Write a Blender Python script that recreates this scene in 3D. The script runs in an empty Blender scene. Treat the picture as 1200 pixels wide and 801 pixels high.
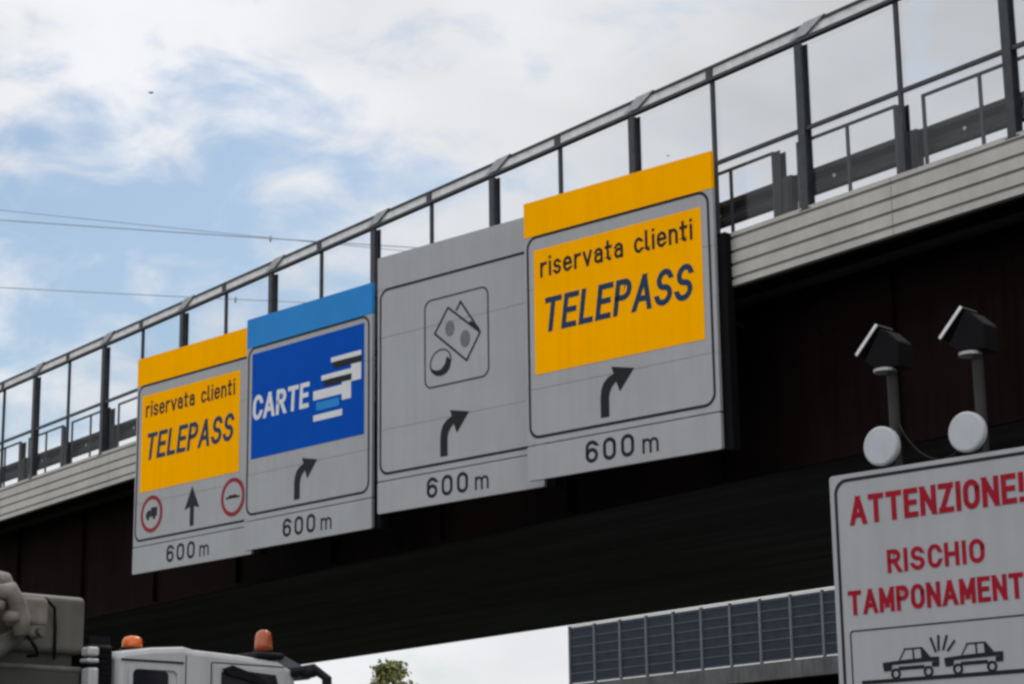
import bpy, bmesh, math, random
from mathutils import Vector, Matrix
random.seed(7)
R = math.radians
S = bpy.context.scene
COL = S.collection

# ------------------------------------------------------------------ camera
F_PX, PITCH, ROLL, CAM_H = 2450.0, R(13.6), R(0.8), 1.4
ax = Vector((1, 0, 0)); af = Vector((0, math.cos(PITCH), math.sin(PITCH))); au = Vector((0, -math.sin(PITCH), math.cos(PITCH)))
cx = ax*math.cos(ROLL) - au*math.sin(ROLL)
cu = ax*math.sin(ROLL) + au*math.cos(ROLL)
cam_d = bpy.data.cameras.new('camera'); cam = bpy.data.objects.new('camera', cam_d); COL.objects.link(cam)
cam_d.sensor_width = 36; cam_d.lens = F_PX/1200*36; cam_d.clip_start = .1; cam_d.clip_end = 3000
M = Matrix((cx, cu, -af)).transposed().to_4x4(); M.translation = (0, 0, CAM_H)
cam.matrix_world = M
cam_d.dof.use_dof = False
S.camera = cam

# ------------------------------------------------------------------ sky, sun, exposure
SUN_EL, SUN_AZ = R(52), math.atan2(.45, .89)          # azimuth clockwise from +Y
w = bpy.data.worlds.new('World'); S.world = w; w.use_nodes = True
nt = w.node_tree; N = nt.nodes; N.clear(); L = nt.links.new
def node(t, **kw):
    n = N.new(t)
    for k, v in kw.items(): setattr(n, k, v)
    return n
def mth(op, a, b=None, c=None):
    n = node('ShaderNodeMath', operation=op)
    for i, v in enumerate((a, b, c)):
        if v is None: continue
        if isinstance(v, (int, float)): n.inputs[i].default_value = v
        else: L(v, n.inputs[i])
    return n.outputs[0]
def rng(v, a, b, c, d):
    n = node('ShaderNodeMapRange', interpolation_type='SMOOTHSTEP'); L(v, n.inputs[0])
    for i, x in enumerate((a, b, c, d)): n.inputs[i+1].default_value = x
    return n.outputs[0]
def view_dir(px, py): return (af + cx*((px-600)/F_PX) + cu*((400.5-py)/F_PX)).normalized()
geo = node('ShaderNodeTexCoord').outputs['Generated']
def near(px, py, r):                                    # 1 near that part of the sky, 0 beyond r pixels' worth of angle
    n = node('ShaderNodeVectorMath', operation='DISTANCE'); L(geo, n.inputs[0]); n.inputs[1].default_value = view_dir(px, py)
    return rng(n.outputs['Value'], 0, r/F_PX, 1, 0)
sky = node('ShaderNodeTexSky', sky_type='NISHITA', sun_disc=False)
sky.sun_elevation = SUN_EL; sky.sun_rotation = SUN_AZ % (2*math.pi); sky.air_density = 1.2; sky.dust_density = 1.5
mp = node('ShaderNodeMapping'); L(geo, mp.inputs[0]); mp.inputs['Scale'].default_value = (1, 1.2, 1.9); mp.inputs['Rotation'].default_value = (0, R(-18), 0)
n1 = node('ShaderNodeTexNoise'); L(mp.outputs[0], n1.inputs[0]); n1.inputs['Scale'].default_value = 19; n1.inputs['Detail'].default_value = 7; n1.inputs['Roughness'].default_value = .55; n1.inputs['Distortion'].default_value = .35
n2 = node('ShaderNodeTexNoise'); L(mp.outputs[0], n2.inputs[0]); n2.inputs['Scale'].default_value = 5.5; n2.inputs['Detail'].default_value = 4
bias = mth('ADD', mth('MULTIPLY', near(360, 205, 330), .34), mth('MULTIPLY', near(40, 190, 300), .30))
bias = mth('ADD', bias, mth('MULTIPLY', near(110, 400, 420), .36))
bias = mth('SUBTRACT', bias, mth('MULTIPLY', near(150, 20, 260), .22))
cov = mth('SUBTRACT', mth('ADD', mth('MULTIPLY', n1.outputs['Fac'], 1.5), .19), bias)
mask = rng(cov, .34, .90, .10, 1.0)
# cloud colour: brighter and darker billows, plus added brightness above and behind the camera to light the signs
dback = node('ShaderNodeVectorMath', operation='DOT_PRODUCT'); L(geo, dback.inputs[0])
dback.inputs[1].default_value = (-.45, -.55, .70)
back_fill = rng(dback.outputs['Value'], .1, .8, 0, 1)
bill = rng(n2.outputs['Fac'], .3, .72, -.08, .10)
grey = mth('MULTIPLY', near(1080, 60, 520), -.33)
low = mth('MULTIPLY', near(560, 820, 420), -.08)
val = mth('ADD', mth('ADD', mth('ADD', .86, bill), mth('ADD', grey, low)), mth('MULTIPLY', back_fill, .55))
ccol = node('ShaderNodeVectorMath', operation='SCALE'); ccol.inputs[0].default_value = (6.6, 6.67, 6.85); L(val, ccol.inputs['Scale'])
smul = node('ShaderNodeVectorMath', operation='MULTIPLY'); L(sky.outputs[0], smul.inputs[0]); smul.inputs[1].default_value = (.60, .67, .71)
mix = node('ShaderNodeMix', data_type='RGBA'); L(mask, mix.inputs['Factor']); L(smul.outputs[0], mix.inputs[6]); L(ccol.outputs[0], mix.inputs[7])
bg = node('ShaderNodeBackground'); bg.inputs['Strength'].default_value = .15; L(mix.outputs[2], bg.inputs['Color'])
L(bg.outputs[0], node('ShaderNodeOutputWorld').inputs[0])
sun_d = bpy.data.lights.new('sun', 'SUN'); sun_d.energy = 1.0; sun_d.angle = R(16); sun_d.color = (1, .96, .9)
sun = bpy.data.objects.new('sun', sun_d); COL.objects.link(sun)
to_sun = Vector((math.sin(SUN_AZ)*math.cos(SUN_EL), math.cos(SUN_AZ)*math.cos(SUN_EL), math.sin(SUN_EL)))
sun.rotation_euler = to_sun.to_track_quat('Z', 'Y').to_euler()
S.view_settings.view_transform = 'Standard'; S.view_settings.look = 'None'; S.view_settings.exposure = 0; S.view_settings.gamma = 1
S.render.engine = 'CYCLES'
S.cycles.pixel_filter_type = 'BLACKMAN_HARRIS'; S.cycles.filter_width = 2.8

# ------------------------------------------------------------------ materials
def mat(name, col, rough=.6, metal=0, var=.12, scale=3.0, bump=0, stretch=(1, 1, 1), dirt=None, spec=.5, streak=0):
    m = bpy.data.materials.new(name); m.use_nodes = True
    t = m.node_tree; b = t.nodes['Principled BSDF']
    b.inputs['Roughness'].default_value = rough; b.inputs['Metallic'].default_value = metal
    b.inputs['Specular IOR Level'].default_value = spec
    tc = t.nodes.new('ShaderNodeTexCoord'); mpn = t.nodes.new('ShaderNodeMapping'); mpn.inputs['Scale'].default_value = stretch
    t.links.new(tc.outputs['Object'], mpn.inputs[0])
    nz = t.nodes.new('ShaderNodeTexNoise'); nz.inputs['Scale'].default_value = scale; nz.inputs['Detail'].default_value = 6; nz.inputs['Roughness'].default_value = .6
    t.links.new(mpn.outputs[0], nz.inputs[0])
    rp = t.nodes.new('ShaderNodeValToRGB')
    d = dirt or tuple(c*(1-2*var) for c in col)
    rp.color_ramp.elements[0].position = .28; rp.color_ramp.elements[0].color = (*d, 1)
    rp.color_ramp.elements[1].position = .62; rp.color_ramp.elements[1].color = (*col, 1)
    t.links.new(nz.outputs['Fac'], rp.inputs[0])
    out = rp.outputs[0]
    if streak:                                          # rain streaks running down the face
        m2 = t.nodes.new('ShaderNodeMapping'); m2.inputs['Scale'].default_value = (9, 9, .55); t.links.new(tc.outputs['Object'], m2.inputs[0])
        z2 = t.nodes.new('ShaderNodeTexNoise'); z2.inputs['Scale'].default_value = 1; z2.inputs['Detail'].default_value = 5; t.links.new(m2.outputs[0], z2.inputs[0])
        r2 = t.nodes.new('ShaderNodeMapRange'); t.links.new(z2.outputs['Fac'], r2.inputs[0])
        r2.inputs[1].default_value = .42; r2.inputs[2].default_value = .7; r2.inputs[3].default_value = 1; r2.inputs[4].default_value = 1-streak
        mm = t.nodes.new('ShaderNodeVectorMath'); mm.operation = 'SCALE'; t.links.new(out, mm.inputs[0]); t.links.new(r2.outputs[0], mm.inputs['Scale'])
        out = mm.outputs[0]
    t.links.new(out, b.inputs['Base Color'])
    if bump:
        bp = t.nodes.new('ShaderNodeBump'); bp.inputs['Strength'].default_value = bump; bp.inputs['Distance'].default_value = .02
        t.links.new(nz.outputs['Fac'], bp.inputs['Height']); t.links.new(bp.outputs[0], b.inputs['Normal'])
    return m
MT = dict(
    sheet=mat('grey_sheeting', spec=.10, col=(.34, .345, .36), rough=.45, var=.045, scale=1.1, streak=.05),
    yellow=mat('yellow_sheeting', spec=.0, col=(.96, .41, .0), rough=.8, var=.03, scale=1.2, streak=.05),
    blue=mat('blue_sheeting', spec=.02, col=(.0, .066, .40), rough=.45, var=.05, scale=1.5),
    sky_blue=mat('light_blue_sheeting', spec=.02, col=(.03, .22, .56), rough=.45, var=.05, scale=1.5),
    ink=mat('black_film', spec=.10, col=(.014, .014, .017), rough=.5, var=.1),
    navy_ink=mat('navy_film', spec=.10, col=(.012, .04, .085), rough=.5, var=.1),
    white=mat('white_film', spec=.10, col=(.62, .63, .65), rough=.45, var=.05),
    red=mat('red_film', spec=.10, col=(.30, .004, .018), rough=.5, var=.12, scale=9),
    ring_red=mat('ring_red_film', spec=.10, col=(.26, .02, .03), rough=.5, var=.1),
    steel=mat('dark_painted_steel', (.05, .054, .062), .55, 0, spec=.2, var=.2, scale=6),
    galv=mat('galvanised_steel', (.30, .31, .32), .42, .75, var=.15, scale=8),
    rail_steel=mat('weathered_rail_steel', (.026, .025, .026), .6, 0, spec=.2, var=.2, scale=5),
    frame=mat('sign_back_frame', (.008, .008, .009), .8, spec=.05),
    fascia=mat('fascia_cladding', (.42, .40, .375), .6, var=.1, scale=1.2, streak=.07),
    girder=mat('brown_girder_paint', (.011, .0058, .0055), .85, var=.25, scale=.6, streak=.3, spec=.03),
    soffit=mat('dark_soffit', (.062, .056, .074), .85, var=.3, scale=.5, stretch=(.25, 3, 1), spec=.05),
    concrete=mat('concrete', (.30, .29, .27), .85, var=.18, scale=2, bump=.2),
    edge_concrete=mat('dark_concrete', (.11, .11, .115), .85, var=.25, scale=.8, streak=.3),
    asphalt=mat('asphalt', (.048, .048, .05), .9, var=.2, scale=30, bump=.3),
    earth=mat('verge_grass', (.06, .08, .035), .95, var=.3, scale=2, bump=.5),
    paint=mat('road_paint', (.75, .75, .73), .7, var=.1, scale=8),
    truck=mat('white_truck_paint', (.48, .485, .49), .35, spec=.25, var=.06, scale=2, streak=.1),
    black=mat('black_plastic', (.011, .011, .013), .6, var=.2, spec=.12),
    glassdark=mat('dark_window_glass', (.012, .013, .016), .08, var=.1),
    rubber=mat('tyre_rubber', (.02, .02, .02), .85, var=.2),
    olive=mat('olive_grey_paint', (.115, .11, .095), .5, var=.14, scale=2.5, streak=.15),
    olive_dark=mat('dark_olive_steel', (.06, .058, .05), .6, var=.2, scale=3),
    beige=mat('beige_dusty_rubber', (.23, .20, .17), .75, var=.25, scale=5, bump=.3),
    rail_web=mat('pale_rail_web', (.66, .66, .67), .45, 0, var=.15, scale=5),
    lamp=mat('pale_lamp_lens', (.42, .435, .46), .5, var=.05, scale=6, spec=.1),
    panel=mat('navy_barrier_panel', (.026, .033, .05), .6, 0, spec=.15, var=.2, scale=1.5, stretch=(1, 1, 2)),
    barrier_post=mat('barrier_post_steel', (.15, .16, .19), .6, 0, spec=.2, var=.1),
    cap=mat('white_cap_rail', (.85, .85, .84), .4, var=.03),
    bark=mat('bark', (.11, .08, .05), .9, var=.25, scale=8, bump=.4),
    bird=mat('dark_feathers', (.04, .04, .045), .8, var=.2),
    cable=mat('cable', (.34, .37, .42), .6, var=.1),
)
def amber(c):
    m = bpy.data.materials.new('amber_lens'); m.use_nodes = True; b = m.node_tree.nodes['Principled BSDF']
    b.inputs['Base Color'].default_value = (*c, 1); b.inputs['Roughness'].default_value = .2
    b.inputs['Transmission Weight'].default_value = .25
    return m
MT['amber'] = amber((.85, .17, .02)); MT['amber_dark'] = amber((.42, .085, .018))
def pane_mat():
    m = bpy.data.materials.new('clear_fence_pane'); m.use_nodes = True; t = m.node_tree; t.nodes.clear()
    o = t.nodes.new('ShaderNodeOutputMaterial'); tr = t.nodes.new('ShaderNodeBsdfTransparent'); tr.inputs[0].default_value = (.95, .96, .97, 1)
    gl = t.nodes.new('ShaderNodeBsdfGlossy'); gl.inputs['Roughness'].default_value = .08; gl.inputs[0].default_value = (.8, .8, .8, 1)
    mx = t.nodes.new('ShaderNodeMixShader'); mx.inputs[0].default_value = .018
    t.links.new(tr.outputs[0], mx.inputs[1]); t.links.new(gl.outputs[0], mx.inputs[2]); t.links.new(mx.outputs[0], o.inputs[0])
    return m
MT['pane'] = pane_mat()
def leaf_mat():
    m = bpy.data.materials.new('leaves'); m.use_nodes = True; t = m.node_tree; b = t.nodes['Principled BSDF']
    g = t.nodes.new('ShaderNodeNewGeometry'); rp = t.nodes.new('ShaderNodeValToRGB')
    rp.color_ramp.elements[0].color = (.06, .07, .012, 1); rp.color_ramp.elements[1].color = (.24, .23, .045, 1)
    t.links.new(g.outputs['Random Per Island'], rp.inputs[0]); t.links.new(rp.outputs[0], b.inputs['Base Color']); b.inputs['Roughness'].default_value = .6
    return m
MT['leaf'] = leaf_mat()

# ------------------------------------------------------------------ helpers
def box(bm, x0, x1, y0, y1, z0, z1):
    v = [bm.verts.new((x, y, z)) for x in (x0, x1) for y in (y0, y1) for z in (z0, z1)]
    for f in ((0, 1, 3, 2), (4, 6, 7, 5), (0, 4, 5, 1), (2, 3, 7, 6), (0, 2, 6, 4), (1, 5, 7, 3)): bm.faces.new([v[i] for i in f])
def rbox(bm, x0, x1, y0, y1, z0, z1, r=.05, seg=3):
    b2 = bmesh.new(); box(b2, x0, x1, y0, y1, z0, z1); bmesh.ops.recalc_face_normals(b2, faces=b2.faces)
    bmesh.ops.bevel(b2, geom=list(b2.edges), offset=r, segments=seg, affect='EDGES', profile=.5); merge(bm, b2)
def merge(bm, b2, mtx=None):
    if mtx is not None: bmesh.ops.transform(b2, matrix=mtx, verts=b2.verts)
    me = bpy.data.meshes.new('tmp'); b2.to_mesh(me); b2.free(); bm.from_mesh(me); bpy.data.meshes.remove(me)
def prism(bm, pts, y0, y1):
    """outline in the x-z plane pushed from y0 (front) to y1"""
    a = [bm.verts.new((p[0], y0, p[1])) for p in pts]; b = [bm.verts.new((p[0], y1, p[1])) for p in pts]
    n = len(pts); bm.faces.new(a); bm.faces.new(b[::-1])
    for i in range(n): bm.faces.new((a[i], b[i], b[(i+1) % n], a[(i+1) % n]))
def ring(bm, outer, inner, y0, y1):
    n = len(outer)
    vs = [[bm.verts.new((p[0], y, p[1])) for p in pl] for pl in (outer, inner) for y in (y0, y1)]
    of, ob, inf, inb = vs
    for i in range(n):
        j = (i+1) % n
        bm.faces.new((of[i], of[j], inf[j], inf[i])); bm.faces.new((ob[j], ob[i], inb[i], inb[j]))
        bm.faces.new((of[j], of[i], ob[i], ob[j])); bm.faces.new((inf[i], inf[j], inb[j], inb[i]))
def rrect(x0, x1, z0, z1, r, k=6):
    o = []
    for cx_, cz_, a in ((x1-r, z1-r, 0), (x0+r, z1-r, 90), (x0+r, z0+r, 180), (x1-r, z0+r, 270)):
        for i in range(k+1):
            t = R(a+90*i/k); o.append((cx_+r*math.cos(t), cz_+r*math.sin(t)))
    return o
def circle(x, z, rx, rz=None, k=28, rot=0):
    rz = rz or rx
    return [(x+rx*math.cos(t)*math.cos(rot)-rz*math.sin(t)*math.sin(rot), z+rx*math.cos(t)*math.sin(rot)+rz*math.sin(t)*math.cos(rot)) for t in (2*math.pi*i/k for i in range(k))]
def stroke(bm, a, b, wd, y0, y1):
    a = Vector(a); b = Vector(b); n = (b-a).normalized(); p = Vector((-n.y, n.x))*wd/2; e = n*wd*.4
    prism(bm, [(a-e+p)[:], (a-e-p)[:], (b+e-p)[:], (b+e+p)[:]], y0, y1)
def tube(bm, pts, rad, k=10, caps=True):
    pts = [Vector(p) for p in pts]; rr = rad if isinstance(rad, (list, tuple)) else [rad]*len(pts); rings = []
    up = Vector((0, 0, 1))
    for i, p in enumerate(pts):
        d = (pts[min(i+1, len(pts)-1)]-pts[max(i-1, 0)]).normalized()
        u = d.cross(up if abs(d.z) < .95 else Vector((1, 0, 0))).normalized(); v = d.cross(u).normalized()
        rings.append([bm.verts.new(p+(u*math.cos(2*math.pi*j/k)+v*math.sin(2*math.pi*j/k))*rr[i]) for j in range(k)])
    for a, b in zip(rings, rings[1:]):
        for j in range(k): bm.faces.new((a[j], a[(j+1) % k], b[(j+1) % k], b[j]))
    if caps: bm.faces.new(rings[0][::-1]); bm.faces.new(rings[-1])
def lathe(bm, prof, c=(0, 0, 0), k=24):
    """(radius, height) profile turned round the z axis at c"""
    rings = [[bm.verts.new((c[0]+r*math.cos(2*math.pi*j/k), c[1]+r*math.sin(2*math.pi*j/k), c[2]+z)) for j in range(k)] for r, z in prof]
    for a, b in zip(rings, rings[1:]):
        for j in range(k): bm.faces.new((a[j], a[(j+1) % k], b[(j+1) % k], b[j]))
    bm.faces.new(rings[0][::-1]); bm.faces.new(rings[-1])
def obj(name, bm, m, parent=None, smooth=False, bevel=0):
    bmesh.ops.recalc_face_normals(bm, faces=bm.faces)
    me = bpy.data.meshes.new(name); bm.to_mesh(me); bm.free()
    me.materials.append(MT[m] if isinstance(m, str) else m)
    o = bpy.data.objects.new(name, me); COL.objects.link(o)
    if parent: o.parent = parent
    if smooth:
        for p in me.polygons: p.use_smooth = True
    if bevel:
        b = o.modifiers.new('bevel', 'BEVEL'); b.width = bevel; b.segments = 2; b.limit_method = 'ANGLE'
    return o
def one(name, fn, m, parent=None, **kw):
    bm = bmesh.new(); fn(bm); return obj(name, bm, m, parent, **kw)
def bx(name, dims, m, parent=None, **kw): return one(name, lambda bm: box(bm, *dims), m, parent, **kw)
def tag(o, label, cat, group=None):
    o['label'] = label; o['category'] = cat
    if group: o['group'] = group
    return o
def thing(name, label, cat, loc, rz=0, group=None):
    o = bpy.data.objects.new(name, None); COL.objects.link(o); o.location = loc; o.rotation_euler = (0, 0, rz); o.empty_display_size = .3
    return tag(o, label, cat, group)
def struct(name, bm, m):
    o = obj(name, bm, m); o['kind'] = 'structure'; return o
def copy_part(src, parent, loc):
    c = src.copy(); COL.objects.link(c); c.parent = parent; c.location = loc
    for ch in list(src.children):
        k = ch.copy(); COL.objects.link(k); k.parent = c
    return c
def arc(x, z, rx, rz, a0, a1, k=10): return [(x+rx*math.cos(R(a0+(a1-a0)*i/k)), z+rz*math.sin(R(a0+(a1-a0)*i/k))) for i in range(k+1)]
# road-sign capitals, small letters and figures as pen strokes (width, list of strokes) on a cap height of 1
def glyphs():
    g = {}
    g['T'] = (.60, [[(0, 1), (.60, 1)], [(.30, 1), (.30, 0)]])
    g['E'] = (.50, [[(.50, 1), (0, 1), (0, 0), (.50, 0)], [(0, .51), (.44, .51)]])
    g['L'] = (.46, [[(0, 1), (0, 0), (.46, 0)]])
    g['P'] = (.54, [[(0, 0), (0, 1), (.30, 1)]+arc(.30, .74, .24, .26, 90, -90)+[(0, .48)]])
    g['R'] = (.56, [[(0, 0), (0, 1), (.30, 1)]+arc(.30, .75, .24, .25, 90, -90)+[(0, .50)], [(.27, .50), (.56, 0)]])
    g['A'] = (.66, [[(0, 0), (.32, 1)], [(.34, 1), (.66, 0)], [(.16, .30), (.50, .30)]])
    g['S'] = (.56, [arc(.28, .745, .25, .255, 25, 180, 10)+arc(.28, .745, .25, .245, 180, 270, 6)[1:]+arc(.28, .25, .28, .25, 90, 0, 6)[1:]+arc(.28, .25, .28, .25, 0, -160, 10)[1:]])
    g['C'] = (.56, [arc(.30, .66, .28, .34, 20, 180, 10)+arc(.30, .34, .28, .34, 180, 340, 10)])
    g['O'] = (.60, [arc(.30, .66, .30, .34, 0, 180, 12)+arc(.30, .34, .30, .34, 180, 360, 12)+[(.60, .66), (.60, .70)]])
    g['0'] = (.56, [arc(.28, .70, .28, .30, 0, 180, 12)+arc(.28, .30, .28, .30, 180, 360, 12)+[(.56, .70), (.555, .75)]])
    g['6'] = (.56, [arc(.30, .70, .28, .30, 35, 180, 10)+[(.02, .32)]+arc(.29, .30, .27, .30, 180, 540, 20)])
    g['N'] = (.60, [[(0, 0), (0, 1)], [(.02, 1), (.58, 0)], [(.60, 0), (.60, 1)]])
    g['M'] = (.70, [[(0, 0), (0, 1)], [(.02, 1), (.345, .22)], [(.68, 1), (.355, .22)], [(.70, 0), (.70, 1)]])
    g['Z'] = (.54, [[(0, 1), (.54, 1)], [(.50, 1), (.04, 0)], [(0, 0), (.54, 0)]])
    g['I'] = (.0, [[(0, 1), (0, 0)]])
    g['H'] = (.58, [[(0, 1), (0, 0)], [(.58, 1), (.58, 0)], [(0, .51), (.58, .51)]])
    g['!'] = (.0, [[(0, 1), (0, .42)], [(0, .12), (0, -.11)]])
    x = .72
    g['r'] = (.30, [[(0, 0), (0, x)], arc(.28, .40, .28, .32, 180, 80, 8)])
    g['i'] = (.0, [[(0, 0), (0, x)], [(0, .93), (0, 1.11)]])
    g['l'] = (.14, [[(0, 1.03), (0, .14)]+arc(.14, .14, .14, .14, 180, 270, 5)])
    g['s'] = (.38, [arc(.19, .54, .18, .18, 30, 180, 8)+arc(.19, .54, .18, .17, 180, 270, 4)[1:]+arc(.19, .185, .19, .185, 90, 0, 4)[1:]+arc(.19, .185, .19, .185, 0, -155, 8)[1:]])
    g['e'] = (.46, [[(0, .38), (.46, .38)]+arc(.23, .42, .23, .30, 0, 180, 10)[1:]+arc(.23, .30, .23, .30, 180, 315, 8)])
    g['v'] = (.46, [[(0, x), (.22, 0)], [(.46, x), (.24, 0)]])
    g['a'] = (.44, [arc(.22, .50, .21, .22, 155, 0, 9)+[(.43, .0)], [(.43, .43)]+arc(.20, .215, .20, .215, 90, 270, 10)+[(.43, .10)]])
    g['t'] = (.30, [[(.10, 1.0), (.10, .14)]+arc(.24, .14, .14, .14, 180, 270, 5), [(-.03, x), (.30, x)]])
    g['c'] = (.42, [arc(.23, .36, .23, .36, 45, 315, 16)])
    g['n'] = (.42, [[(0, 0), (0, x)], arc(.21, .44, .21, .28, 180, 0, 10)+[(.42, 0)]])
    g['m'] = (.76, [[(0, 0), (0, x)], arc(.19, .46, .19, .26, 180, 0, 8)+[(.38, 0)], arc(.57, .46, .19, .26, 180, 0, 8)+[(.76, 0)]])
    g[' '] = (.26, [])
    return g
GL = glyphs()
def cut(p, e, lo, hi):
    if e.y > 0 and p.y+e.y > hi: e = e*max(0, (hi-p.y)/e.y)
    elif e.y < 0 and p.y+e.y < lo: e = e*max(0, (lo-p.y)/e.y)
    return p+e
def ribbon(bm, pts, wd, y0, y1, lo=-1e9, hi=1e9):
    """one pen stroke of constant width, mitred at its corners"""
    P = [Vector(p) for p in pts]; n = len(P); lf = []; rt = []
    for i, j in ((0, 1), (n-1, n-2)) if n > 2 or (P[0]-P[1]).length > wd*1.6 else ():   # level strokes end square, rising strokes end level with the line of writing
        d = (P[i]-P[j]).normalized()
        if abs(d.x) > .9: P[i] = P[i]+d*wd*.48
        elif abs(d.y) > .6: P[i] = P[i]+d*(wd*.5/abs(d.y))
    for i in range(n):
        d0 = (P[i]-P[i-1]).normalized() if i else (P[1]-P[0]).normalized()
        d1 = (P[i+1]-P[i]).normalized() if i < n-1 else d0
        n0 = Vector((-d0.y, d0.x)); n1_ = Vector((-d1.y, d1.x)); m = (n0+n1_)
        m = m.normalized() if m.length > 1e-4 else n0
        k = wd/2/max(.30, m.dot(n0))
        if i in (0, n-1) and abs(d0.y) > .6 and abs(d0.x) <= .9:
            h = Vector((-wd/2/d0.y, 0)); lf.append(P[i]+h); rt.append(P[i]-h); continue
        lf.append(cut(P[i], m*k, lo, hi)); rt.append(cut(P[i], -m*k, lo, hi))
    A = [(bm.verts.new((a.x, y0, a.y)), bm.verts.new((b.x, y0, b.y)), bm.verts.new((a.x, y1, a.y)), bm.verts.new((b.x, y1, b.y))) for a, b in zip(lf, rt)]
    for p, q in zip(A, A[1:]):
        bm.faces.new((p[0], q[0], q[1], p[1])); bm.faces.new((p[2], p[3], q[3], q[2])); bm.faces.new((p[0], p[2], q[2], q[0])); bm.faces.new((p[1], q[1], q[3], p[3]))
    bm.faces.new((A[0][0], A[0][1], A[0][3], A[0][2])); bm.faces.new((A[-1][0], A[-1][2], A[-1][3], A[-1][1]))
def text(name, body, u0, u1, v0, v1, m, parent, y=-.036, shear=0, pen=.15, gap=.30, top=1.0):
    """v0 baseline, v1 top of the outline; pen and gap as shares of the cap height"""
    hh = (v1-v0)/(top+(pen if True else 0)); tot = 0; pos = []
    for i, ch in enumerate(body):
        pos.append(tot); tot += GL[ch][0]+(gap if i < len(body)-1 else 0)
    sx = (u1-u0-pen*hh)/(tot+shear*top)                 # stretched or condensed to its measured width
    bm = bmesh.new(); kk = 0
    for ch, x in zip(body, pos):
        if ch == ' ': obj(name, bm, m, parent); bm = bmesh.new()
        for st_ in GL[ch][1]:
            pts = [(u0+pen*hh/2+(x+px+shear*pz)*sx, v0+pen*hh/2+pz*hh) for px, pz in st_]
            ribbon(bm, pts, pen*hh, y-.0002*(kk % 4), y+.003, v0-(.03*hh if '!' in ch else 0), v1); kk += 1
    o = obj(name, bm, m, parent); return o
def face_angle(yaw): return yaw - math.pi/2             # local x runs right and nearer, -y faces the camera side

# ------------------------------------------------------------------ ground and road
bm = bmesh.new(); bmesh.ops.create_grid(bm, x_segments=2, y_segments=2, size=1200); struct('ground', bm, 'earth')
HEAD = R(44.2); hd = Vector((math.sin(HEAD), math.cos(HEAD), 0)); hr = Vector((math.cos(HEAD), -math.sin(HEAD), 0))
def road_quad(bm, a0, a1, r0, r1, z):
    bm.faces.new([bm.verts.new((hd*a+hr*r)+Vector((0, 0, z))) for a, r in ((a0, r0), (a1, r0), (a1, r1), (a0, r1))])
bm = bmesh.new(); road_quad(bm, -120, 500, -22, 5.6, .004); struct('road', bm, 'asphalt')
bm = bmesh.new()
for r in (-21, 4.6): road_quad(bm, -120, 500, r-.1, r+.1, .008)
for r in (-17.2, -13.5, -9.8, -6.1, -2.0, 1.7):
    for k in range(-10, 40): road_quad(bm, k*12, k*12+4.5, r-.075, r+.075, .008)
struct('road_marking', bm, 'paint')
bm = bmesh.new()
for r0, r1 in ((-22.3, -22), (5.6, 5.9)):
    vs = [hd*a+hr*r for a, r in ((-120, r0), (500, r0), (500, r1), (-120, r1))]
    lo = [bm.verts.new(v+Vector((0, 0, -.05))) for v in vs]; hi = [bm.verts.new(v+Vector((0, 0, .13))) for v in vs]
    bm.faces.new(hi)
    for i in range(4): bm.faces.new((lo[i], lo[(i+1) % 4], hi[(i+1) % 4], hi[i]))
struct('kerb', bm, 'concrete')

# ------------------------------------------------------------------ overpass
BYAW = R(36.9); BRZ = face_angle(BYAW); BLOC = (4.142, 28.909, 0)
S0, S1 = -64.0, 34.0
ov = thing('overpass', 'long motorway overpass with pale grooved edge cladding and a near black underside', 'bridge', BLOC, BRZ)
def fascia(bm, a, b):
    zt, zb = 10.30, 9.475; h = zt-zb
    prof = [(.10, zt), (.0, zt)]                          # (y, z): grooves cut into the face
    for fr in (.11, .37, .61, .86):
        z = zt-h*fr; prof += [(0, z+.024), (.05, z+.018), (.05, z-.018), (0, z-.024)]
    prof += [(0, zb), (.10, zb)]
    A = [bm.verts.new((a, y, z)) for y, z in prof]; B = [bm.verts.new((b, y, z)) for y, z in prof]
    n = len(prof); bm.faces.new(A); bm.faces.new(B[::-1])
    for i in range(n): bm.faces.new((A[i], B[i], B[(i+1) % n], A[(i+1) % n]))
s = 1.82-6*11
while s < S1:
    o = one('fascia_panel', lambda bm: fascia(bm, s+.006, s+5.994), 'fascia', ov); s += 6
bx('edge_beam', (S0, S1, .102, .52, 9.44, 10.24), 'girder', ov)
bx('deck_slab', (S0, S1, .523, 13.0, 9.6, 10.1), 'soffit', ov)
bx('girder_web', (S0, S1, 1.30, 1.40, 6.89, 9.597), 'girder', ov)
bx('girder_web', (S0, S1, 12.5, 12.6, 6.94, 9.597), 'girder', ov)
st0 = bx('web_stiffener', (-.01, .01, 1.20, 1.297, 6.95, 9.59), 'girder', ov)
for i in range(1, 26):
    if i == 1: st0.location = (S0+3.8*i, 0, 0)
    else: copy_part(st0, ov, (S0+3.8*i, 0, 0))
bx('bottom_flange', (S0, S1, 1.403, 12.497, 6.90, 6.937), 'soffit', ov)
bx('edge_beam', (S0, S1, 12.7, 13.1, 9.36, 10.3), 'concrete', ov)
for sx in (-52, 24):
    o = bx('pier', (sx-.8, sx+.8, 2.5, 10.5, 0, 6.6), 'concrete', ov, bevel=.1)
    bx('bearing_shelf', (sx-1, sx+1, 1.5, 11.5, 6.603, 6.897), 'concrete', o)

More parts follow.
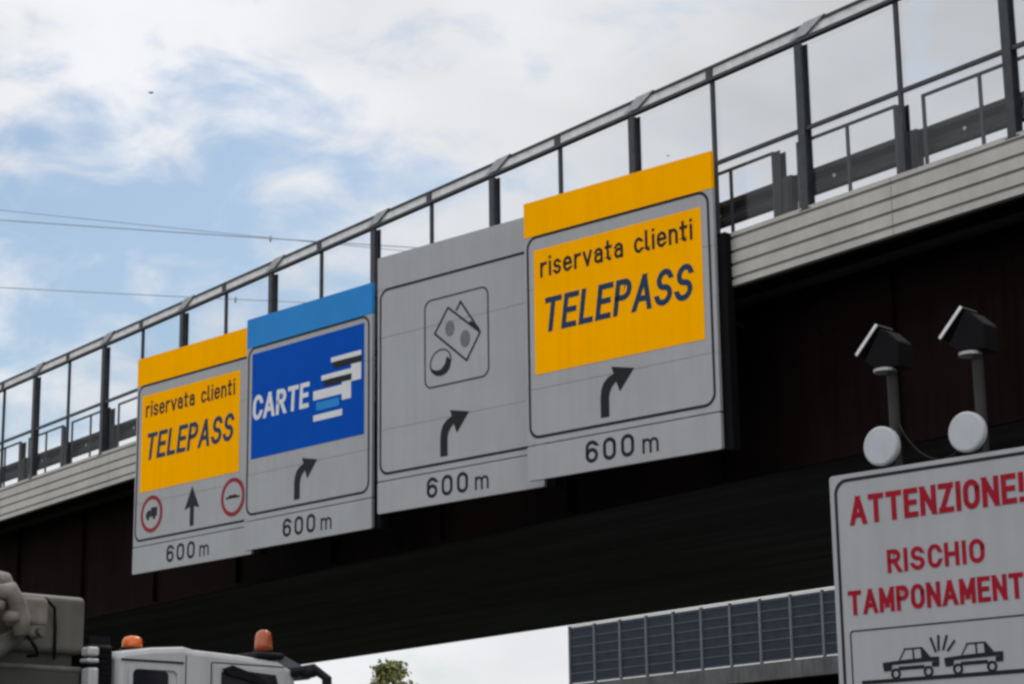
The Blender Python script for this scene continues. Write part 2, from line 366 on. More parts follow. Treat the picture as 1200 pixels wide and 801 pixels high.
# fence along the edge
fe = thing('safety_fence', 'tall dark steel fence with clear panes standing on the overpass edge', 'fence', BLOC, BRZ)
K0, K1 = -16, 8
def hpost(bm):
    box(bm, -.07, .07, -.005, .012, 10.27, 12.80); box(bm, -.07, .07, .128, .145, 10.27, 12.80); box(bm, -.012, .012, .0125, .1275, 10.27, 12.80)
    box(bm, -.12, .12, -.0055, .20, 10.255, 10.2695)
p0 = one('post', hpost, 'steel', fe); m0 = bx('mullion', (-.028, .028, .02, .08, 10.27, 12.80), 'steel', fe)
def rail_seg(bm):
    box(bm, 0, 3.79, -.03, .066, 12.80, 12.85)          # lower lip
    box(bm, 0, 3.79, -.03, .066, 13.0, 13.035)         # upper lip
    box(bm, 1.83, 1.97, -.025, .0, 12.8502, 12.9998)
r0 = one('top_rail', rail_seg, 'steel', fe)
one('rail_web', lambda bm: box(bm, 0, 3.79, .0, .015, 12.8505, 12.9995), 'rail_web', r0)
def sleeve(bm):
    prism(bm, [(-.12, 12.862), (.22, 12.862), (.62, 13.05), (.20, 13.05)], -.045, -.0305)
    prism(bm, [(.20, 13.036), (.62, 13.036), (.62, 13.05), (.20, 13.05)], -.03, .07)
j0 = one('rail_sleeve', sleeve, 'galv', r0)
lo0 = bx('lower_rail', (.0, 3.80, .03, .075, 11.45, 11.51), 'steel', fe)
pa0 = bx('pane', (.075, 1.87, .085, .091, 10.35, 12.79), 'pane', fe)
first = True
for k in range(K0, K1):
    sx = .16+3.8*k
    for src, loc in ((p0, (sx, 0, 0)), (m0, (sx+1.9, 0, 0)), (r0, (sx, 0, 0)), (lo0, (sx, 0, 0)), (pa0, (sx, 0, 0)), (pa0, (sx+1.86, 0, 0))):
        if first and src.location.length == 0 and src.get('used') is None: src.location = loc; src['used'] = 1
        else: copy_part(src, fe, loc)
    first = False
for o in fe.children:
    if 'used' in o.keys(): del o['used']
# parapet railing just behind it
pr = thing('parapet_railing', 'low thin steel railing of separate frames behind the overpass fence', 'railing', BLOC, BRZ)
def frame_bm(bm):
    box(bm, 0, 1.97, .20, .235, 11.36, 11.40)
    for a in (0, 1.00, 1.925): box(bm, a, a+.045, .20, .235, 10.24, 11.36)
f0 = one('railing_frame', frame_bm, 'steel', pr)
ks = list(range(-24, 14))
for i, k in enumerate(ks):
    sx = -.16+2.45*k
    if i == 0: f0.location = (sx, 0, 0)
    else: copy_part(f0, pr, (sx, 0, 0))
gr = thing('crash_barrier', 'dark corrugated crash barrier running behind the thin railing on the overpass', 'guard rail', BLOC, BRZ)
def wbeam(bm):
    prof = [(.34, 10.56), (.30, 10.59), (.30, 10.66), (.37, 10.74), (.37, 10.80), (.30, 10.88), (.30, 10.95), (.34, 10.98)]
    pr_ = prof+[(y+.012, z) for y, z in prof[::-1]]
    A = [bm.verts.new((S0, y, z)) for y, z in pr_]; B = [bm.verts.new((S1, y, z)) for y, z in pr_]
    n = len(pr_); bm.faces.new(A); bm.faces.new(B[::-1])
    for i in range(n): bm.faces.new((A[i], B[i], B[(i+1) % n], A[(i+1) % n]))
one('beam', wbeam, 'rail_steel', gr)
def gpost(bm):
    box(bm, -.15, .0, .155, .17, 10.22, 11.36); box(bm, -.15, -.135, .17, .27, 10.22, 11.36); box(bm, -.15, .0, .27, .285, 10.22, 11.36)
    box(bm, .003, .20, .17, .295, 10.22, 10.93)
    box(bm, .04, .16, .155, .169, 10.30, 10.86)
g0 = one('post', gpost, 'rail_steel', gr)
def refl(bm):
    prism(bm, circle(.95, 10.74, .028, k=12), .285, .299)
rf0 = one('reflector', refl, 'lamp', g0)
for i, k in enumerate(ks):
    sx = -.16-.30+2.45*k
    if i == 0: g0.location = (sx, 0, 0)
    else: copy_part(g0, gr, (sx, 0, 0))

# ------------------------------------------------------------------ the four hanging lane signs
YF, YT = -.03, .03                                      # panel front and back
def arrow_turn(bm):
    prism(bm, [(1.53, .79), (1.70, .79), (1.70, 1.08), (1.72, 1.17), (1.77, 1.25), (1.85, 1.315), (1.92, 1.15), (2.21, 1.47), (1.76, 1.56), (1.805, 1.445), (1.70, 1.41), (1.60, 1.33), (1.55, 1.23), (1.53, 1.10)], -.036, -.033)
def arrow_up(bm):
    prism(bm, [(1.98, .78), (2.11, .78), (2.11, 1.17), (2.29, 1.13), (2.04, 1.58), (1.79, 1.13), (1.98, 1.17)], -.036, -.033)
def sign(x, y, yaw, wd, label, top, group='lane signs hung from the overpass'):
    t = thing('road_sign', label, 'road sign', (x, y, 7.005), face_angle(R(yaw)), group)
    def main(bm):
        for v0, v1, dy in ((.565, 1.447, .0), (1.453, 3.087, .004), (3.093, 3.965, .001)): box(bm, 0, wd, YF+dy*.3, YT, v0, v1)
    one('main_panel', main, 'sheet', t)
    bx('top_strip', (0, wd, YF-.004, YT, 3.97, 4.555), top, t)
    one('bottom_strip', lambda bm: prism(bm, rrect(0, wd, 0, .545, .03, 3), YF-.003, YT), 'sheet', t)
    one('border', lambda bm: ring(bm, rrect(.05, wd-.07, .655, 3.965, .20), rrect(.09, wd-.11, .70, 3.925, .165), -.0355, -.033), 'ink', t)
    text('distance_lettering', '600', 1.20, 2.17, .12, .47, 'ink', t, y=-.0365, pen=.205, gap=.46)
    text('distance_lettering', 'm', 2.33, 2.64, .125, .35, 'ink', t, y=-.0365, pen=.165, top=.72)
    def fr(bm):
        box(bm, wd-.02, wd+.13, .075, .25, .0, 3.28)
        box(bm, .5, .62, .075, .2, .1, 3.28)
        for v in (.3, 1.5, 3.0): box(bm, .05, wd-.03, .0305, .0745, v-.04, v+.04)
        for v in (1.9, 3.05):
            box(bm, .56, .60, .201, 1.0, v, v+.06); box(bm, wd+.02, wd+.07, .251, .55, v, v+.06)
    def rivets(bm):
        for v in (.06, .26, .48, .62, 1.40, 1.50, 2.3, 3.04, 3.14, 3.90):
            for u in (.022, wd-.025): prism(bm, circle(u, v, .009, k=8), -.0345, -.028)
    rv = one('rivets', rivets, 'galv', t)
    one('support_frame', fr, 'frame', t)
    return t
def telepass(t):
    bx('yellow_field', (.20, 3.575, -.0345, -.02, 1.68, 3.725), 'yellow', t)
    text('small_lettering', 'riservata clienti', .34, 3.41, 3.25, 3.585, 'ink', t, y=-.038, pen=.18, gap=.32, top=1.03)
    text('large_lettering', 'TELEPASS', .36, 3.43, 2.335, 2.90, 'navy_ink', t, y=-.038, shear=.17, pen=.195, gap=.33)
s1 = sign(-7.904, 43.169, 44.6, 4.02, 'farthest yellow topped lane sign with a straight arrow between two red rings', 'yellow'); telepass(s1)
one('arrow', arrow_up, 'ink', s1)
for cx_, rr in ((.64, .385), (3.40, .385)):
    rg = one('prohibition_disc', lambda bm: ring(bm, circle(cx_, 1.19, rr), circle(cx_, 1.19, rr-.085), -.0375, -.033), 'ring_red', s1)
    one('disc_face', lambda bm: prism(bm, circle(cx_, 1.19, rr-.084), -.036, -.033), 'sheet', rg)
    def lorry(bm):
        if cx_ < 1:
            box(bm, cx_-.02, cx_+.20, -.039, -.0365, 1.13, 1.32); prism(bm, [(cx_-.20, 1.13), (cx_-.03, 1.13), (cx_-.03, 1.27), (cx_-.13, 1.27), (cx_-.19, 1.20)], -.039, -.0365)
            for dx in (-.12, .10): prism(bm, circle(cx_+dx, 1.11, .045, k=14), -.0395, -.0365)
        else:
            box(bm, cx_-.22, cx_+.22, -.039, -.0365, 1.165, 1.205); box(bm, cx_-.13, cx_+.12, -.0388, -.0366, 1.2055, 1.235)
    one('pictogram', lorry, 'ink', rg)
s2 = sign(-5.176, 39.893, 44.4, 3.77, 'blue lane sign reading CARTE with a stack of pictured bank cards', 'sky_blue')
bx('blue_field', (.18, 3.55, -.0345, -.02, 1.75, 3.83), 'blue', s2)
text('large_lettering', 'CARTE', .21, 1.97, 2.50, 2.99, 'white', s2, y=-.038, pen=.22, gap=.34, shear=.06)
def card(name, pts, stripe):
    o = one(name, lambda bm: [prism(bm, p, -.038, -.0348) for p in pts], 'white', s2)
    one('magnetic_stripe', lambda bm: prism(bm, stripe, -.0405, -.0382), 'ink', o); return o
card('bank_card', [[(2.60, 3.245), (3.47, 3.245), (3.47, 3.335), (2.60, 3.335)], [(3.185, 2.79), (3.47, 2.79), (3.47, 3.243), (3.185, 3.243)]], [(2.68, 3.115), (3.49, 3.115), (3.49, 3.24), (2.64, 3.24)])
card('bank_card', [[(2.32, 2.945), (3.183, 2.945), (3.183, 3.04), (2.32, 3.04)], [(2.92, 2.48), (3.183, 2.48), (3.183, 2.943), (2.92, 2.943)]], [(2.42, 2.82), (3.20, 2.82), (3.20, 2.94), (2.36, 2.94)])
cd = one('bank_card', lambda bm: [prism(bm, p, -.038, -.0348) for p in ([(2.08, 2.60), (2.918, 2.60), (2.918, 2.775), (2.08, 2.775)], [(2.09, 2.195), (2.93, 2.195), (2.93, 2.315), (2.09, 2.315)])], 'white', s2)
bx('card_window', (2.17, 2.84, -.0378, -.0348, 2.39, 2.55), 'sky_blue', cd)
one('arrow', arrow_turn, 'ink', s2)
s3 = sign(-2.331, 35.623, 47.3, 3.866, 'plain grey lane sign showing banknotes and a coin, without any coloured field', 'sheet')
one('arrow', arrow_turn, 'ink', s3)
def cash(bm):
    ring(bm, rrect(1.16, 2.68, 2.0, 3.555, .16), rrect(1.185, 2.655, 2.025, 3.53, .14), -.0355, -.033)
    n1_ = [(1.73, 3.34), (2.48, 2.78), (2.16, 2.35), (1.41, 2.94)]
    for i in range(4): stroke(bm, n1_[i], n1_[(i+1) % 4], .034, -.0362+.0001*i, -.033)
    for a, b in (((1.93, 3.26), (2.03, 3.39)), ((2.03, 3.39), (2.46, 2.82))): stroke(bm, a, b, .034, -.0368, -.033)
    stroke(bm, (2.26, 2.98), (2.42, 2.86), .06, -.0372, -.033)
    ring(bm, circle(1.545, 2.42, .26, .225, rot=.3), circle(1.545, 2.425, .235, .20, rot=.3), -.0355, -.033)
    prism(bm, [(1.31, 2.36), (1.38, 2.31), (1.47, 2.285), (1.57, 2.30), (1.655, 2.38), (1.70, 2.50), (1.765, 2.44), (1.785, 2.36), (1.76, 2.28), (1.68, 2.21), (1.56, 2.18), (1.44, 2.20), (1.35, 2.27)], -.0365, -.033)
one('pictogram', cash, 'ink', s3)
one('banknote_portrait', lambda bm: prism(bm, circle(1.77, 2.97, .105, .135), -.036, -.033), mat('grey_film', (.10, .10, .11), .5), s3)
one('banknote_portrait', lambda bm: prism(bm, circle(2.13, 2.73, .112, .145), -.036, -.033), bpy.data.materials['grey_film'], s3)
s4 = sign(.241, 32.531, 47.66, 3.805, 'nearest and highest yellow topped lane sign with a right bending arrow', 'yellow'); telepass(s4)
one('arrow', arrow_turn, 'ink', s4)

# ------------------------------------------------------------------ collision warning sign and its beacons
WRZ = face_angle(R(46.4)); WLOC = Vector((2.8176, 18.1968, 0)); wx = Vector((math.cos(WRZ), math.sin(WRZ), 0)); wy = Vector((-math.sin(WRZ), math.cos(WRZ), 0))
ws = thing('warning_sign', 'grey white warning sign with red capitals and a pictured car collision', 'warning sign', WLOC, WRZ)
one('panel', lambda bm: prism(bm, rrect(-.03, 2.16, 2.05, 4.54, .03, 3), -.03, .02), 'sheet', ws, bevel=.006)
one('border', lambda bm: ring(bm, rrect(.02, 2.11, 2.10, 4.50, .13), rrect(.048, 2.082, 2.128, 4.472, .11), -.0345, -.032), 'ink', ws)
def hand(name, body, u0, u1, v0, v1): text(name, body, u0, u1, v0, v1, 'red', ws, y=-.0355, pen=.23, gap=.38)
hand('lettering', 'ATTENZIONE!', .175, 1.885, 4.085, 4.335)
hand('lettering', 'RISCHIO', .53, 1.48, 3.635, 3.835)
hand('lettering', 'TAMPONAMENTI', .11, 1.88, 3.31, 3.52)
one('picture_frame', lambda bm: ring(bm, rrect(.11, 2.03, 2.2, 3.18, .03, 3), rrect(.122, 2.018, 2.212, 3.168, .022, 3), -.0345, -.032), 'ink', ws)
def crash(bm):
    a, b = -.036, -.032
    def car(o, sg):
        f = lambda p: [(o+sg*x, z) for x, z in p]
        prism(bm, f([(.0, 2.885), (.17, 2.895), (.36, 2.900), (.45, 2.903), (.555, 2.90), (.555, 2.868), (.0, 2.858)]), a, b)        # belt
        prism(bm, f([(.0, 2.857), (.09, 2.860), (.085, 2.815), (.01, 2.81)]), a, b); prism(bm, f([(.155, 2.842), (.41, 2.842), (.405, 2.812), (.15, 2.812)]), a, b)
        prism(bm, f([(.485, 2.862), (.555, 2.867), (.55, 2.82), (.48, 2.82)]), a, b)
        prism(bm, f([(.38, 2.985), (.40, 2.985), (.47, 2.905), (.385, 2.901)]), a, b)
        for p, q, wd in (((.17, 2.90), (.225, 2.982), .010), ((.22, 2.985), (.39, 2.985), .012), ((.305, 2.98), (.31, 2.90), .014)): stroke(bm, f([p])[0], f([q])[0], wd, a, b)
        for c in (.125, .445): ring(bm, circle(o+sg*c, 2.785, .048, k=18), circle(o+sg*c, 2.785, .026, k=18), a-.0008, b)
    car(.43, 1); car(1.035, 1)
    for p, q in (((.955, 2.945), (.915, 3.055)), ((.985, 2.955), (.99, 3.068)), ((1.03, 2.955), (1.07, 3.062)), ((1.075, 2.945), (1.14, 3.015))): stroke(bm, p, q, .02, a, b)
    prism(bm, [(.21, 2.715), (.21, 2.748), (1.9, 2.748), (1.9, 2.715)], a, b)
one('pictogram', crash, 'ink', ws)
for u in (.45, 1.65): one('pole', lambda bm: tube(bm, [(u, .07, 0), (u, .07, 4.45)], .045, 14), 'galv', ws)
one('back_rail', lambda bm: [box(bm, 0, 2.1, .0205, .07, v, v+.06) for v in (2.4, 4.2)], 'galv', ws)
def beacon(u, label, du):
    p = WLOC+wx*u
    t = thing('warning_beacon', label, 'beacon', p, WRZ, 'beacons on top of the collision warning sign')
    one('lamp', lambda bm: lathe2(bm, [(.155, 0), (.172, .012), (.172, .06), (.13, .13)], (0, -.06, 4.735)), 'lamp', t, smooth=False)
    one('pole', lambda bm: tube(bm, [(.085, .07, 4.3), (.085, .07, 5.42)], .047, 14), 'rail_steel', t)
    hb = [(-.125, 5.50), (.05, 5.77), (.11, 5.75), (.235, 5.63), (.225, 5.41), (-.02, 5.43)]
    one('battery_box', lambda bm: prism(bm, hb, -.04, .19), 'frame', t, bevel=.012)
    def pan(bm):
        b2 = bmesh.new(); box(b2, -.165, .165, -.045, .20, -.012, .012)
        merge(bm, b2, Matrix.Translation((-.082, .0, 5.69)) @ Matrix.Rotation(R(-46), 4, 'Y'))
    one('solar_panel', pan, 'black', t)
    def edge(bm):
        b2 = bmesh.new(); box(b2, -.165, .165, -.056, -.0455, -.014, .014)
        merge(bm, b2, Matrix.Translation((-.082, .0, 5.69)) @ Matrix.Rotation(R(-46), 4, 'Y'))
    one('panel_rim', edge, 'rail_web', t)
    one('collar', lambda bm: lathe(bm, [(.05, 0), (.10, .01), (.10, .035), (.05, .05)], (.06, .0, 5.375), 18), 'galv', t)
    return t
def lathe2(bm, prof, c):                                # disc facing -y
    b2 = bmesh.new(); lathe(b2, prof, (0, 0, 0), 30); merge(bm, b2, Matrix.Translation(c) @ Matrix.Rotation(R(-90), 4, 'X'))
beacon(.535, 'round pale beacon with a solar panel, by the rounded corner of the warning sign', 0)
beacon(1.39, 'round pale beacon with a solar panel, the higher one over the red letters', 0)
cab = one('loose_cable', lambda bm: tube(bm, [(.66+.75*i/14, .06, 4.93-.36*math.sin(math.pi*i/14)**.8+(-.1 if i > 6 else 0)*((i-6)/8)) for i in range(15)], .009, 6), 'black', None, smooth=True)
cab.location = WLOC; cab.rotation_euler = (0, 0, WRZ); tag(cab, 'thin black cable hanging between the two beacon poles', 'cable')

# ------------------------------------------------------------------ white truck
TRZ = R(45.5); TLOC = Vector((-3.321, 17.597, 0))
tr = thing('truck', 'white truck cab with dark windows and two amber roof beacons', 'truck', TLOC, TRZ)
Wd = 2.35
def cabbody(bm):
    prof = [(0, .95), (0, 2.99), (.03, 3.055), (.35, 3.10), (.68, 3.125), (.80, 3.105), (1.30, 3.085), (1.72, 3.055), (1.88, 2.99), (2.02, 2.55), (2.10, 2.0), (2.16, 1.5), (2.16, .75), (1.9, .75), (1.75, 1.1), (1.5, 1.25), (1.1, 1.2), (.85, .95)]
    prism(bm, prof, 0, Wd)
body = one('cab', cabbody, 'truck', tr, bevel=.05)
one('panel_gap', lambda bm: [box(bm, .685, .693, -.004, -.0005, 1.2, 3.05), box(bm, .955, .965, -.004, -.0005, 1.2, 3.0), box(bm, .965, 1.78, -.004, -.0005, 3.0, 3.008)], 'black', body)
one('roof_crease', lambda bm: [box(bm, .02, .66, -.012, -.001, 2.975, 2.99)], 'black', body)
one('side_window', lambda bm: prism(bm, rrect(.13, .50, 2.2, 2.905, .05, 4), -.014, .0), 'glassdark', tr)
one('window_surround', lambda bm: ring(bm, rrect(.09, .63, 2.15, 2.95, .06, 4), rrect(.13, .59, 2.19, 2.91, .05, 4), -.02, -.002), 'truck', tr)
def door(bm): prism(bm, [(.98, 1.25), (.98, 2.985), (1.74, 2.975), (1.86, 2.55), (1.93, 2.1), (1.93, 1.35), (1.6, 1.32), (1.3, 1.3)], -.012, -.001)
dr = one('door', door, 'truck', tr, bevel=.01)
one('door_window', lambda bm: prism(bm, [(1.06, 2.15), (1.06, 2.925), (1.15, 2.955), (1.66, 2.925), (1.72, 2.75), (1.80, 2.15)], -.022, -.0125), 'glassdark', dr)
one('wind_deflector', lambda bm: prism(bm, [(1.06, 2.95), (1.16, 2.985), (1.40, 2.92), (1.55, 2.86), (1.50, 2.82), (1.30, 2.87), (1.12, 2.90)], -.05, -.0225), 'black', dr)
bx('handle', (1.08, 1.28, -.045, -.013, 1.85, 1.9), 'black', dr, bevel=.01)
def wind(bm):
    q = [(1.895, 2.94), (2.02, 2.50), (2.075, 2.12), (2.087, 2.12), (2.032, 2.50), (1.907, 2.94)]; prism(bm, q, .12, Wd-.12)
one('windscreen', wind, 'glassdark', tr)
one('sun_visor', lambda bm: prism(bm, [(1.70, 3.06), (1.76, 3.13), (2.02, 3.03), (2.14, 2.93), (2.10, 2.91), (1.93, 2.99)], .05, Wd-.05), mat('grey_visor', (.12, .13, .15), .3), tr)
one('roof_trim', lambda bm: rbox(bm, 1.46, 1.78, .0, .35, 3.07, 3.125, .02, 2), 'black', tr)
def mir(bm):
    tube(bm, [(1.86, .0, 2.96), (1.98, -.16, 2.99), (2.05, -.26, 2.90), (2.05, -.28, 2.5)], .045, 8); tube(bm, [(1.98, .0, 2.2), (2.05, -.28, 2.25)], .02, 8)
mo = one('mirror_arm', mir, 'black', tr)
one('mirror', lambda bm: rbox(bm, 1.97, 2.07, -.40, -.18, 2.28, 2.84, .04), 'black', mo)
one('mirror', lambda bm: rbox(bm, 1.90, 2.02, -.20, -.04, 2.91, 3.0, .04), 'black', mo)
def dome(bm, r, h, c): lathe(bm, [(r, 0), (r*1.02, h*.25), (r*.98, h*.65), (r*.8, h*.88), (r*.35, h)], c, 20)
b1 = one('beacon', lambda bm: dome(bm, .085, .105, (.24, .16, 3.095)), 'amber', tr, smooth=True)
one('beacon_base', lambda bm: lathe(bm, [(.105, 0), (.105, .035)], (.24, .16, 3.06), 20), 'black', b1)
b2_ = one('beacon', lambda bm: dome(bm, .078, .19, (1.66, .16, 3.15)), 'amber_dark', tr, smooth=True)
one('beacon_base', lambda bm: lathe(bm, [(.095, 0), (.095, .05)], (1.66, .16, 3.10), 20), 'black', b2_)
st = one('air_intake', lambda bm: [rbox(bm, -.255, -.015, .06, .42, 1.2, 3.10, .03), box(bm, -.24, -.03, .09, .39, 3.1005, 3.17)], 'black', tr)
one('intake_grille', lambda bm: [box(bm, -.235, -.04, .045, .0595, 3.04-.05*i, 3.065-.05*i) for i in range(6)], 'frame', st)
one('rear_lamp_bracket', lambda bm: [rbox(bm, -.37, -.262, -.10, .02, 2.985, 3.06, .02), rbox(bm, -.38, -.262, -.10, .02, 2.93, 2.965, .015), rbox(bm, -.36, -.262, -.10, .02, 2.6, 2.89, .02)], 'truck', tr)
one('chassis', lambda bm: [box(bm, -5.2, 1.9, .55, .75, .75, 1.0), box(bm, -5.2, 1.9, Wd-.75, Wd-.55, .75, 1.0)], 'black', tr)
one('load_bed', lambda bm: box(bm, -5.3, -.42, .0, Wd, 1.003, 1.16), 'olive_dark', tr)
one('bumper', lambda bm: rbox(bm, 1.93, 2.26, .0, Wd, .45, .9, .05), 'black', tr)
def wheel(bm, a, y):
    b2 = bmesh.new(); lathe(b2, [(.28, -.14), (.47, -.15), (.51, -.11), (.51, .11), (.47, .15), (.28, .14)], (0, 0, 0), 28); merge(bm, b2, Matrix.Translation((a, y, .51)) @ Matrix.Rotation(R(90), 4, 'X'))
def hub(bm, a, y):
    b2 = bmesh.new(); lathe(b2, [(.27, -.145), (.2, -.155), (.1, -.17), (.1, .17), (.2, .155), (.27, .145)], (0, 0, 0), 20); merge(bm, b2, Matrix.Translation((a, y, .51)) @ Matrix.Rotation(R(90), 4, 'X'))
for a in (1.4, -2.9, -4.2):
    for y in (.17, Wd-.17):
        wl = one('wheel', lambda bm: wheel(bm, a, y), 'rubber', tr); one('rim', lambda bm: hub(bm, a, y), 'galv', wl)
# olive machine behind the cab
mc = thing('machine', 'olive grey machine with rounded housing and dusty beige joints behind the truck cab', 'machine', TLOC+Vector((0, 0, 1.16)), TRZ)
zz = -1.16
one('housing', lambda bm: rbox(bm, -1.75, -.315, .03, 1.3, 3.0+zz, 3.475+zz, .05, 4), 'olive', mc, smooth=False)
one('lower_housing', lambda bm: [rbox(bm, -1.2, -.345, .03, 1.3, .002, 2.87+zz, .03, 3), box(bm, -1.15, -.40, .10, 1.2, 2.80+zz, 3.02+zz)], 'olive_dark', mc)
one('lid', lambda bm: rbox(bm, -1.22, -.335, .02, 1.32, 2.85+zz, 2.90+zz, .02, 2), 'olive', mc)
def hose(bm):
    tube(bm, [(-1.62, -.25, 2.7+zz), (-1.60, -.25, 3.2+zz), (-1.53, -.25, 3.42+zz), (-1.42, -.25, 3.52+zz), (-1.30, -.24, 3.50+zz), (-1.21, -.22, 3.40+zz), (-1.17, -.2, 3.28+zz)], [.08, .085, .09, .085, .09, .075, .07], 14)
    tube(bm, [(-1.44, -.36, 3.40+zz), (-1.31, -.38, 3.42+zz), (-1.22, -.36, 3.30+zz), (-1.17, -.34, 3.20+zz), (-1.16, -.34, 3.08+zz)], [.06, .075, .08, .07, .06], 12)
    for c in ((-1.40, -.33, 3.30), (-1.26, -.34, 3.22)): lathe(bm, [(.03, -.05), (.07, -.03), (.075, .03), (.03, .05)], (c[0], c[1], c[2]+zz), 12)
one('hose_arch', hose, 'beige', mc, smooth=True)
one('hose_clamp', lambda bm: [lathe(bm, [(.10, -.02), (.112, -.015), (.112, .015), (.10, .02)], (-1.605, -.25, z+zz), 14) for z in (3.0, 3.16, 3.27)]+[tube(bm, [(-1.375, -.19, 3.62+zz), (-1.37, -.36, 3.48+zz), (-1.42, -.37, 3.40+zz)], .03, 8), tube(bm, [(-1.27, -.14, 3.50+zz), (-1.235, -.34, 3.44+zz), (-1.22, -.33, 3.36+zz)], .025, 8)], 'olive_dark', mc, smooth=True)
one('hydraulic_hose', lambda bm: [tube(bm, [(-.92, -.12, 3.30+zz), (-.80, -.10, 3.42+zz), (-.66, -.02, 3.36+zz), (-.62, .02, 3.2+zz), (-.62, .02, 2.95+zz)], .014, 8), tube(bm, [(-1.15, -.3, 3.18+zz), (-1.02, -.34, 2.98+zz), (-.92, -.2, 2.95+zz), (-.88, .0, 2.96+zz)], .016, 8)], 'black', mc, smooth=True)
one('clevis', lambda bm: [rbox(bm, -1.13, -.89, -.30, -.02, 3.17+zz, 3.40+zz, .04, 3), rbox(bm, -1.06, -.90, -.28, -.04, 3.08+zz, 3.2+zz, .03, 3)], 'beige', mc)
one('pin', lambda bm: tube(bm, [(-.97, -.33, 3.13+zz), (-.97, -.0, 3.13+zz)], .035, 14), 'olive', mc)
one('boom', lambda bm: [tube(bm, [(-1.72, -.2, 2.82+zz), (-1.36, -.22, 2.95+zz), (-1.10, -.2, 3.10+zz)], [.10, .09, .06], 12)], 'olive', mc, smooth=True)
one('mount', lambda bm: rbox(bm, -1.75, -1.28, -.05, .9, .002, 2.80+zz, .04), 'olive_dark', mc)

# ------------------------------------------------------------------ viaduct and screen beyond
VLOC = (2.651, 95.368, 0)
fv = thing('viaduct', 'second viaduct beyond the overpass with a grey concrete edge', 'bridge', VLOC, BRZ)
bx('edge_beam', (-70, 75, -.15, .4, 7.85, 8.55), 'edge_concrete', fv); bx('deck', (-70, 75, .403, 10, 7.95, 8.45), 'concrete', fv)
bx('girder', (-70, 75, .9, 9.5, 6.2, 7.947), 'girder', fv)
for sx in (-40, -5, 35, 65): bx('pier', (sx-.7, sx+.7, 2, 8, 0, 6.197), 'concrete', fv, bevel=.1)
nb = thing('noise_screen', 'dark navy noise screen with thin pale posts standing on the far viaduct', 'noise barrier', VLOC, BRZ)
bp0 = bx('post', (-.045, .045, -.10, .02, 8.553, 11.16), 'barrier_post', nb)
def bay(bm):
    box(bm, .05, 1.74, -.02, .04, 8.60, 11.12)
def bars(bm):
    for z in (8.62, 9.02, 9.42, 9.82, 10.22, 10.62, 11.02): box(bm, .05, 1.74, -.05, -.021, z, z+.035)
pb0 = one('screen_panel', bay, 'panel', nb); sb0 = one('slat', bars, mat('slat_blue_steel', (.07, .08, .105), .5), pb0)
for k in range(0, 32):
    sx = -.3+1.79*k+(.66-1.79+1.13 if k else 0)
    if k == 0: bp0.location = (sx, 0, 0); pb0.location = (sx, 0, 0)
    else: copy_part(bp0, nb, (sx, 0, 0)); copy_part(pb0, nb, (sx, 0, 0))
bx('cap_rail', (-.35, 57, -.12, .08, 11.163, 11.27), 'cap', nb)

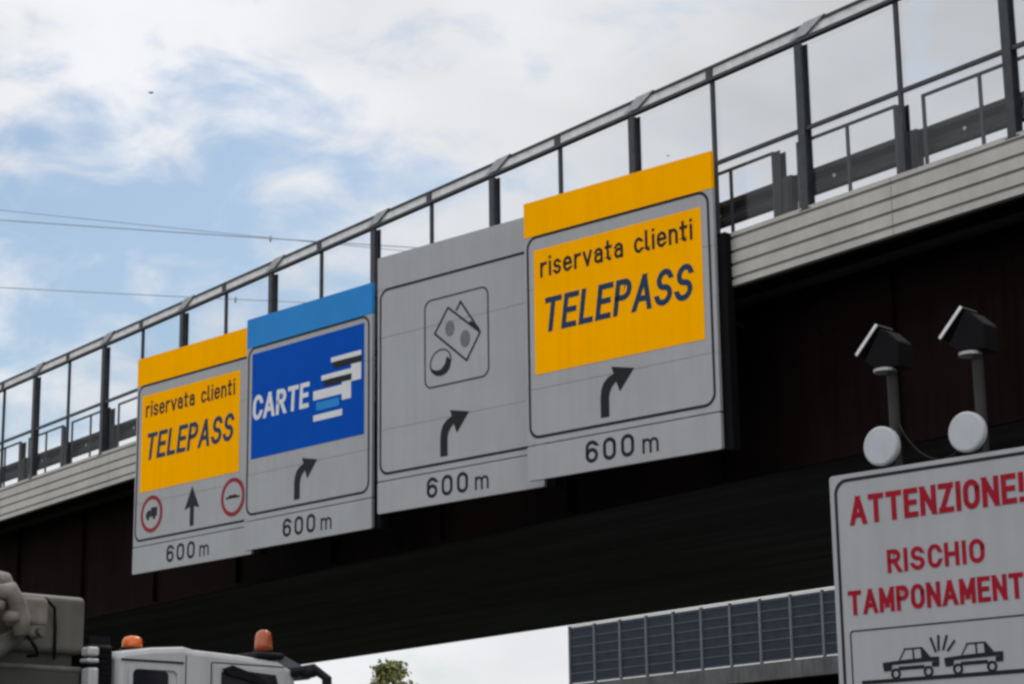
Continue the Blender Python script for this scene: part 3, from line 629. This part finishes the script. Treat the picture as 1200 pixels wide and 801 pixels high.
# ------------------------------------------------------------------ tree beyond the overpass
def tree(x, y, h):
    t = thing('tree', 'small yellow green tree top showing in the bright gap under the overpass', 'tree', (x, y, 0))
    rnd = random.Random(5)
    bm = bmesh.new(); tube(bm, [(0, 0, 0), (.05, .02, h*.3), (0, .05, h*.6), (.05, 0, h*.93)], [.17, .13, .08, .02], 8)
    for i in range(26):
        z = h*(.25+.65*i/26); a = i*2.4; l = (h-z)*.36+.2
        tube(bm, [(0, 0, z), (l*.5*math.cos(a), l*.5*math.sin(a), z+l*.3), (l*math.cos(a), l*math.sin(a), z+l*.75)], [.035, .02, .008], 5)
    obj('trunk', bm, 'bark', t)
    bm = bmesh.new()
    cl = []
    for i in range(170):
        f = rnd.random()**.8; z = h*(.28+.70*f); rad = (2.2*(1-f)**.6+.12)*(.45+.6*rnd.random()); a = rnd.random()*6.28
        cl.append((rad*math.cos(a), rad*math.sin(a), z, .16+.22*rnd.random()))
    cl += [(.05, 0, h-.12, .14), (-.25, .1, h-.4, .2), (.3, -.1, h-.35, .2)]
    for c in cl:
        for j in range(34):
            d = Vector((rnd.gauss(0, 1), rnd.gauss(0, 1), rnd.gauss(0, .8)))*c[3]*.55; p = Vector(c[:3])+d
            if p.z > h: continue
            u = Vector((rnd.gauss(0, 1), rnd.gauss(0, 1), rnd.gauss(0, 1))).normalized(); v = u.orthogonal().normalized(); s_ = .035+.035*rnd.random()
            bm.faces.new([bm.verts.new(p+q) for q in (u*s_*1.7, v*s_, -u*s_*1.7, -v*s_)])
    me = obj('crown', bm, 'leaf', t)
tree(-4.2, 70.5, 7.55)

# ------------------------------------------------------------------ power cables and birds
def cable(label, a, b, mids, r=.021):
    a = Vector(a); b = Vector(b); d = b-a
    L0, L1 = -4.0, 5.0; pts = []
    for i in range(41):
        q = L0+(L1-L0)*i/40; p = a+d*q; p.z += .012*(q-.5)**2*4; pts.append(p)
    o = one('power_cable', lambda bm: tube(bm, pts, r, 6), 'cable', None, smooth=True)
    tag(o, label, 'cable', 'power cables crossing the sky')
    for q in mids:
        p = a+d*q
        one('cable_spacer', lambda bm: lathe(bm, [(.03, -.19), (.075, -.12), (.085, .0), (.07, .12), (.03, .19)], p, 12), 'cable', o)
cable('upper strand of the close pair of power cables in the blue sky', (-29.28, 114.77, 37.36), (-13.77, 115.19, 35.60), [])
cable('lower strand of the close pair of power cables, with a small spacer', (-29.28, 114.90, 36.80), (-13.78, 115.19, 35.56), [1.0], .03)
cable('single lowest power cable running below the close pair', (-29.34, 115.81, 33.04), (-14.66, 116.03, 32.13), [.92], .024)
def bird(p, label, s, yaw):
    bm = bmesh.new()
    tube(bm, [(-.22*s, 0, 0), (-.12*s, 0, .01*s), (0, 0, .01*s), (.1*s, 0, .03*s), (.15*s, 0, .05*s), (.2*s, 0, .05*s)], [.01*s, .05*s, .065*s, .05*s, .035*s, .006*s], 10)
    for sg in (-1, 1):
        tube(bm, [(.02*s, 0, .02*s), (.05*s, sg*.13*s, .08*s), (.0, sg*.24*s, .03*s)], [.03*s, .03*s, .006*s], 6)
    o = obj('bird', bm, 'bird', None, smooth=True); o.location = p; o.rotation_euler = (0, 0, yaw); tag(o, label, 'bird')
bird((-20.52, 113.21, 43.77), 'small dark bird flying high in the clouds over the cables', .8, .6)
bird((9.11, 114.16, 39.85), 'tiny dark bird in the sky just over the nearest yellow sign', .55, 1.2)
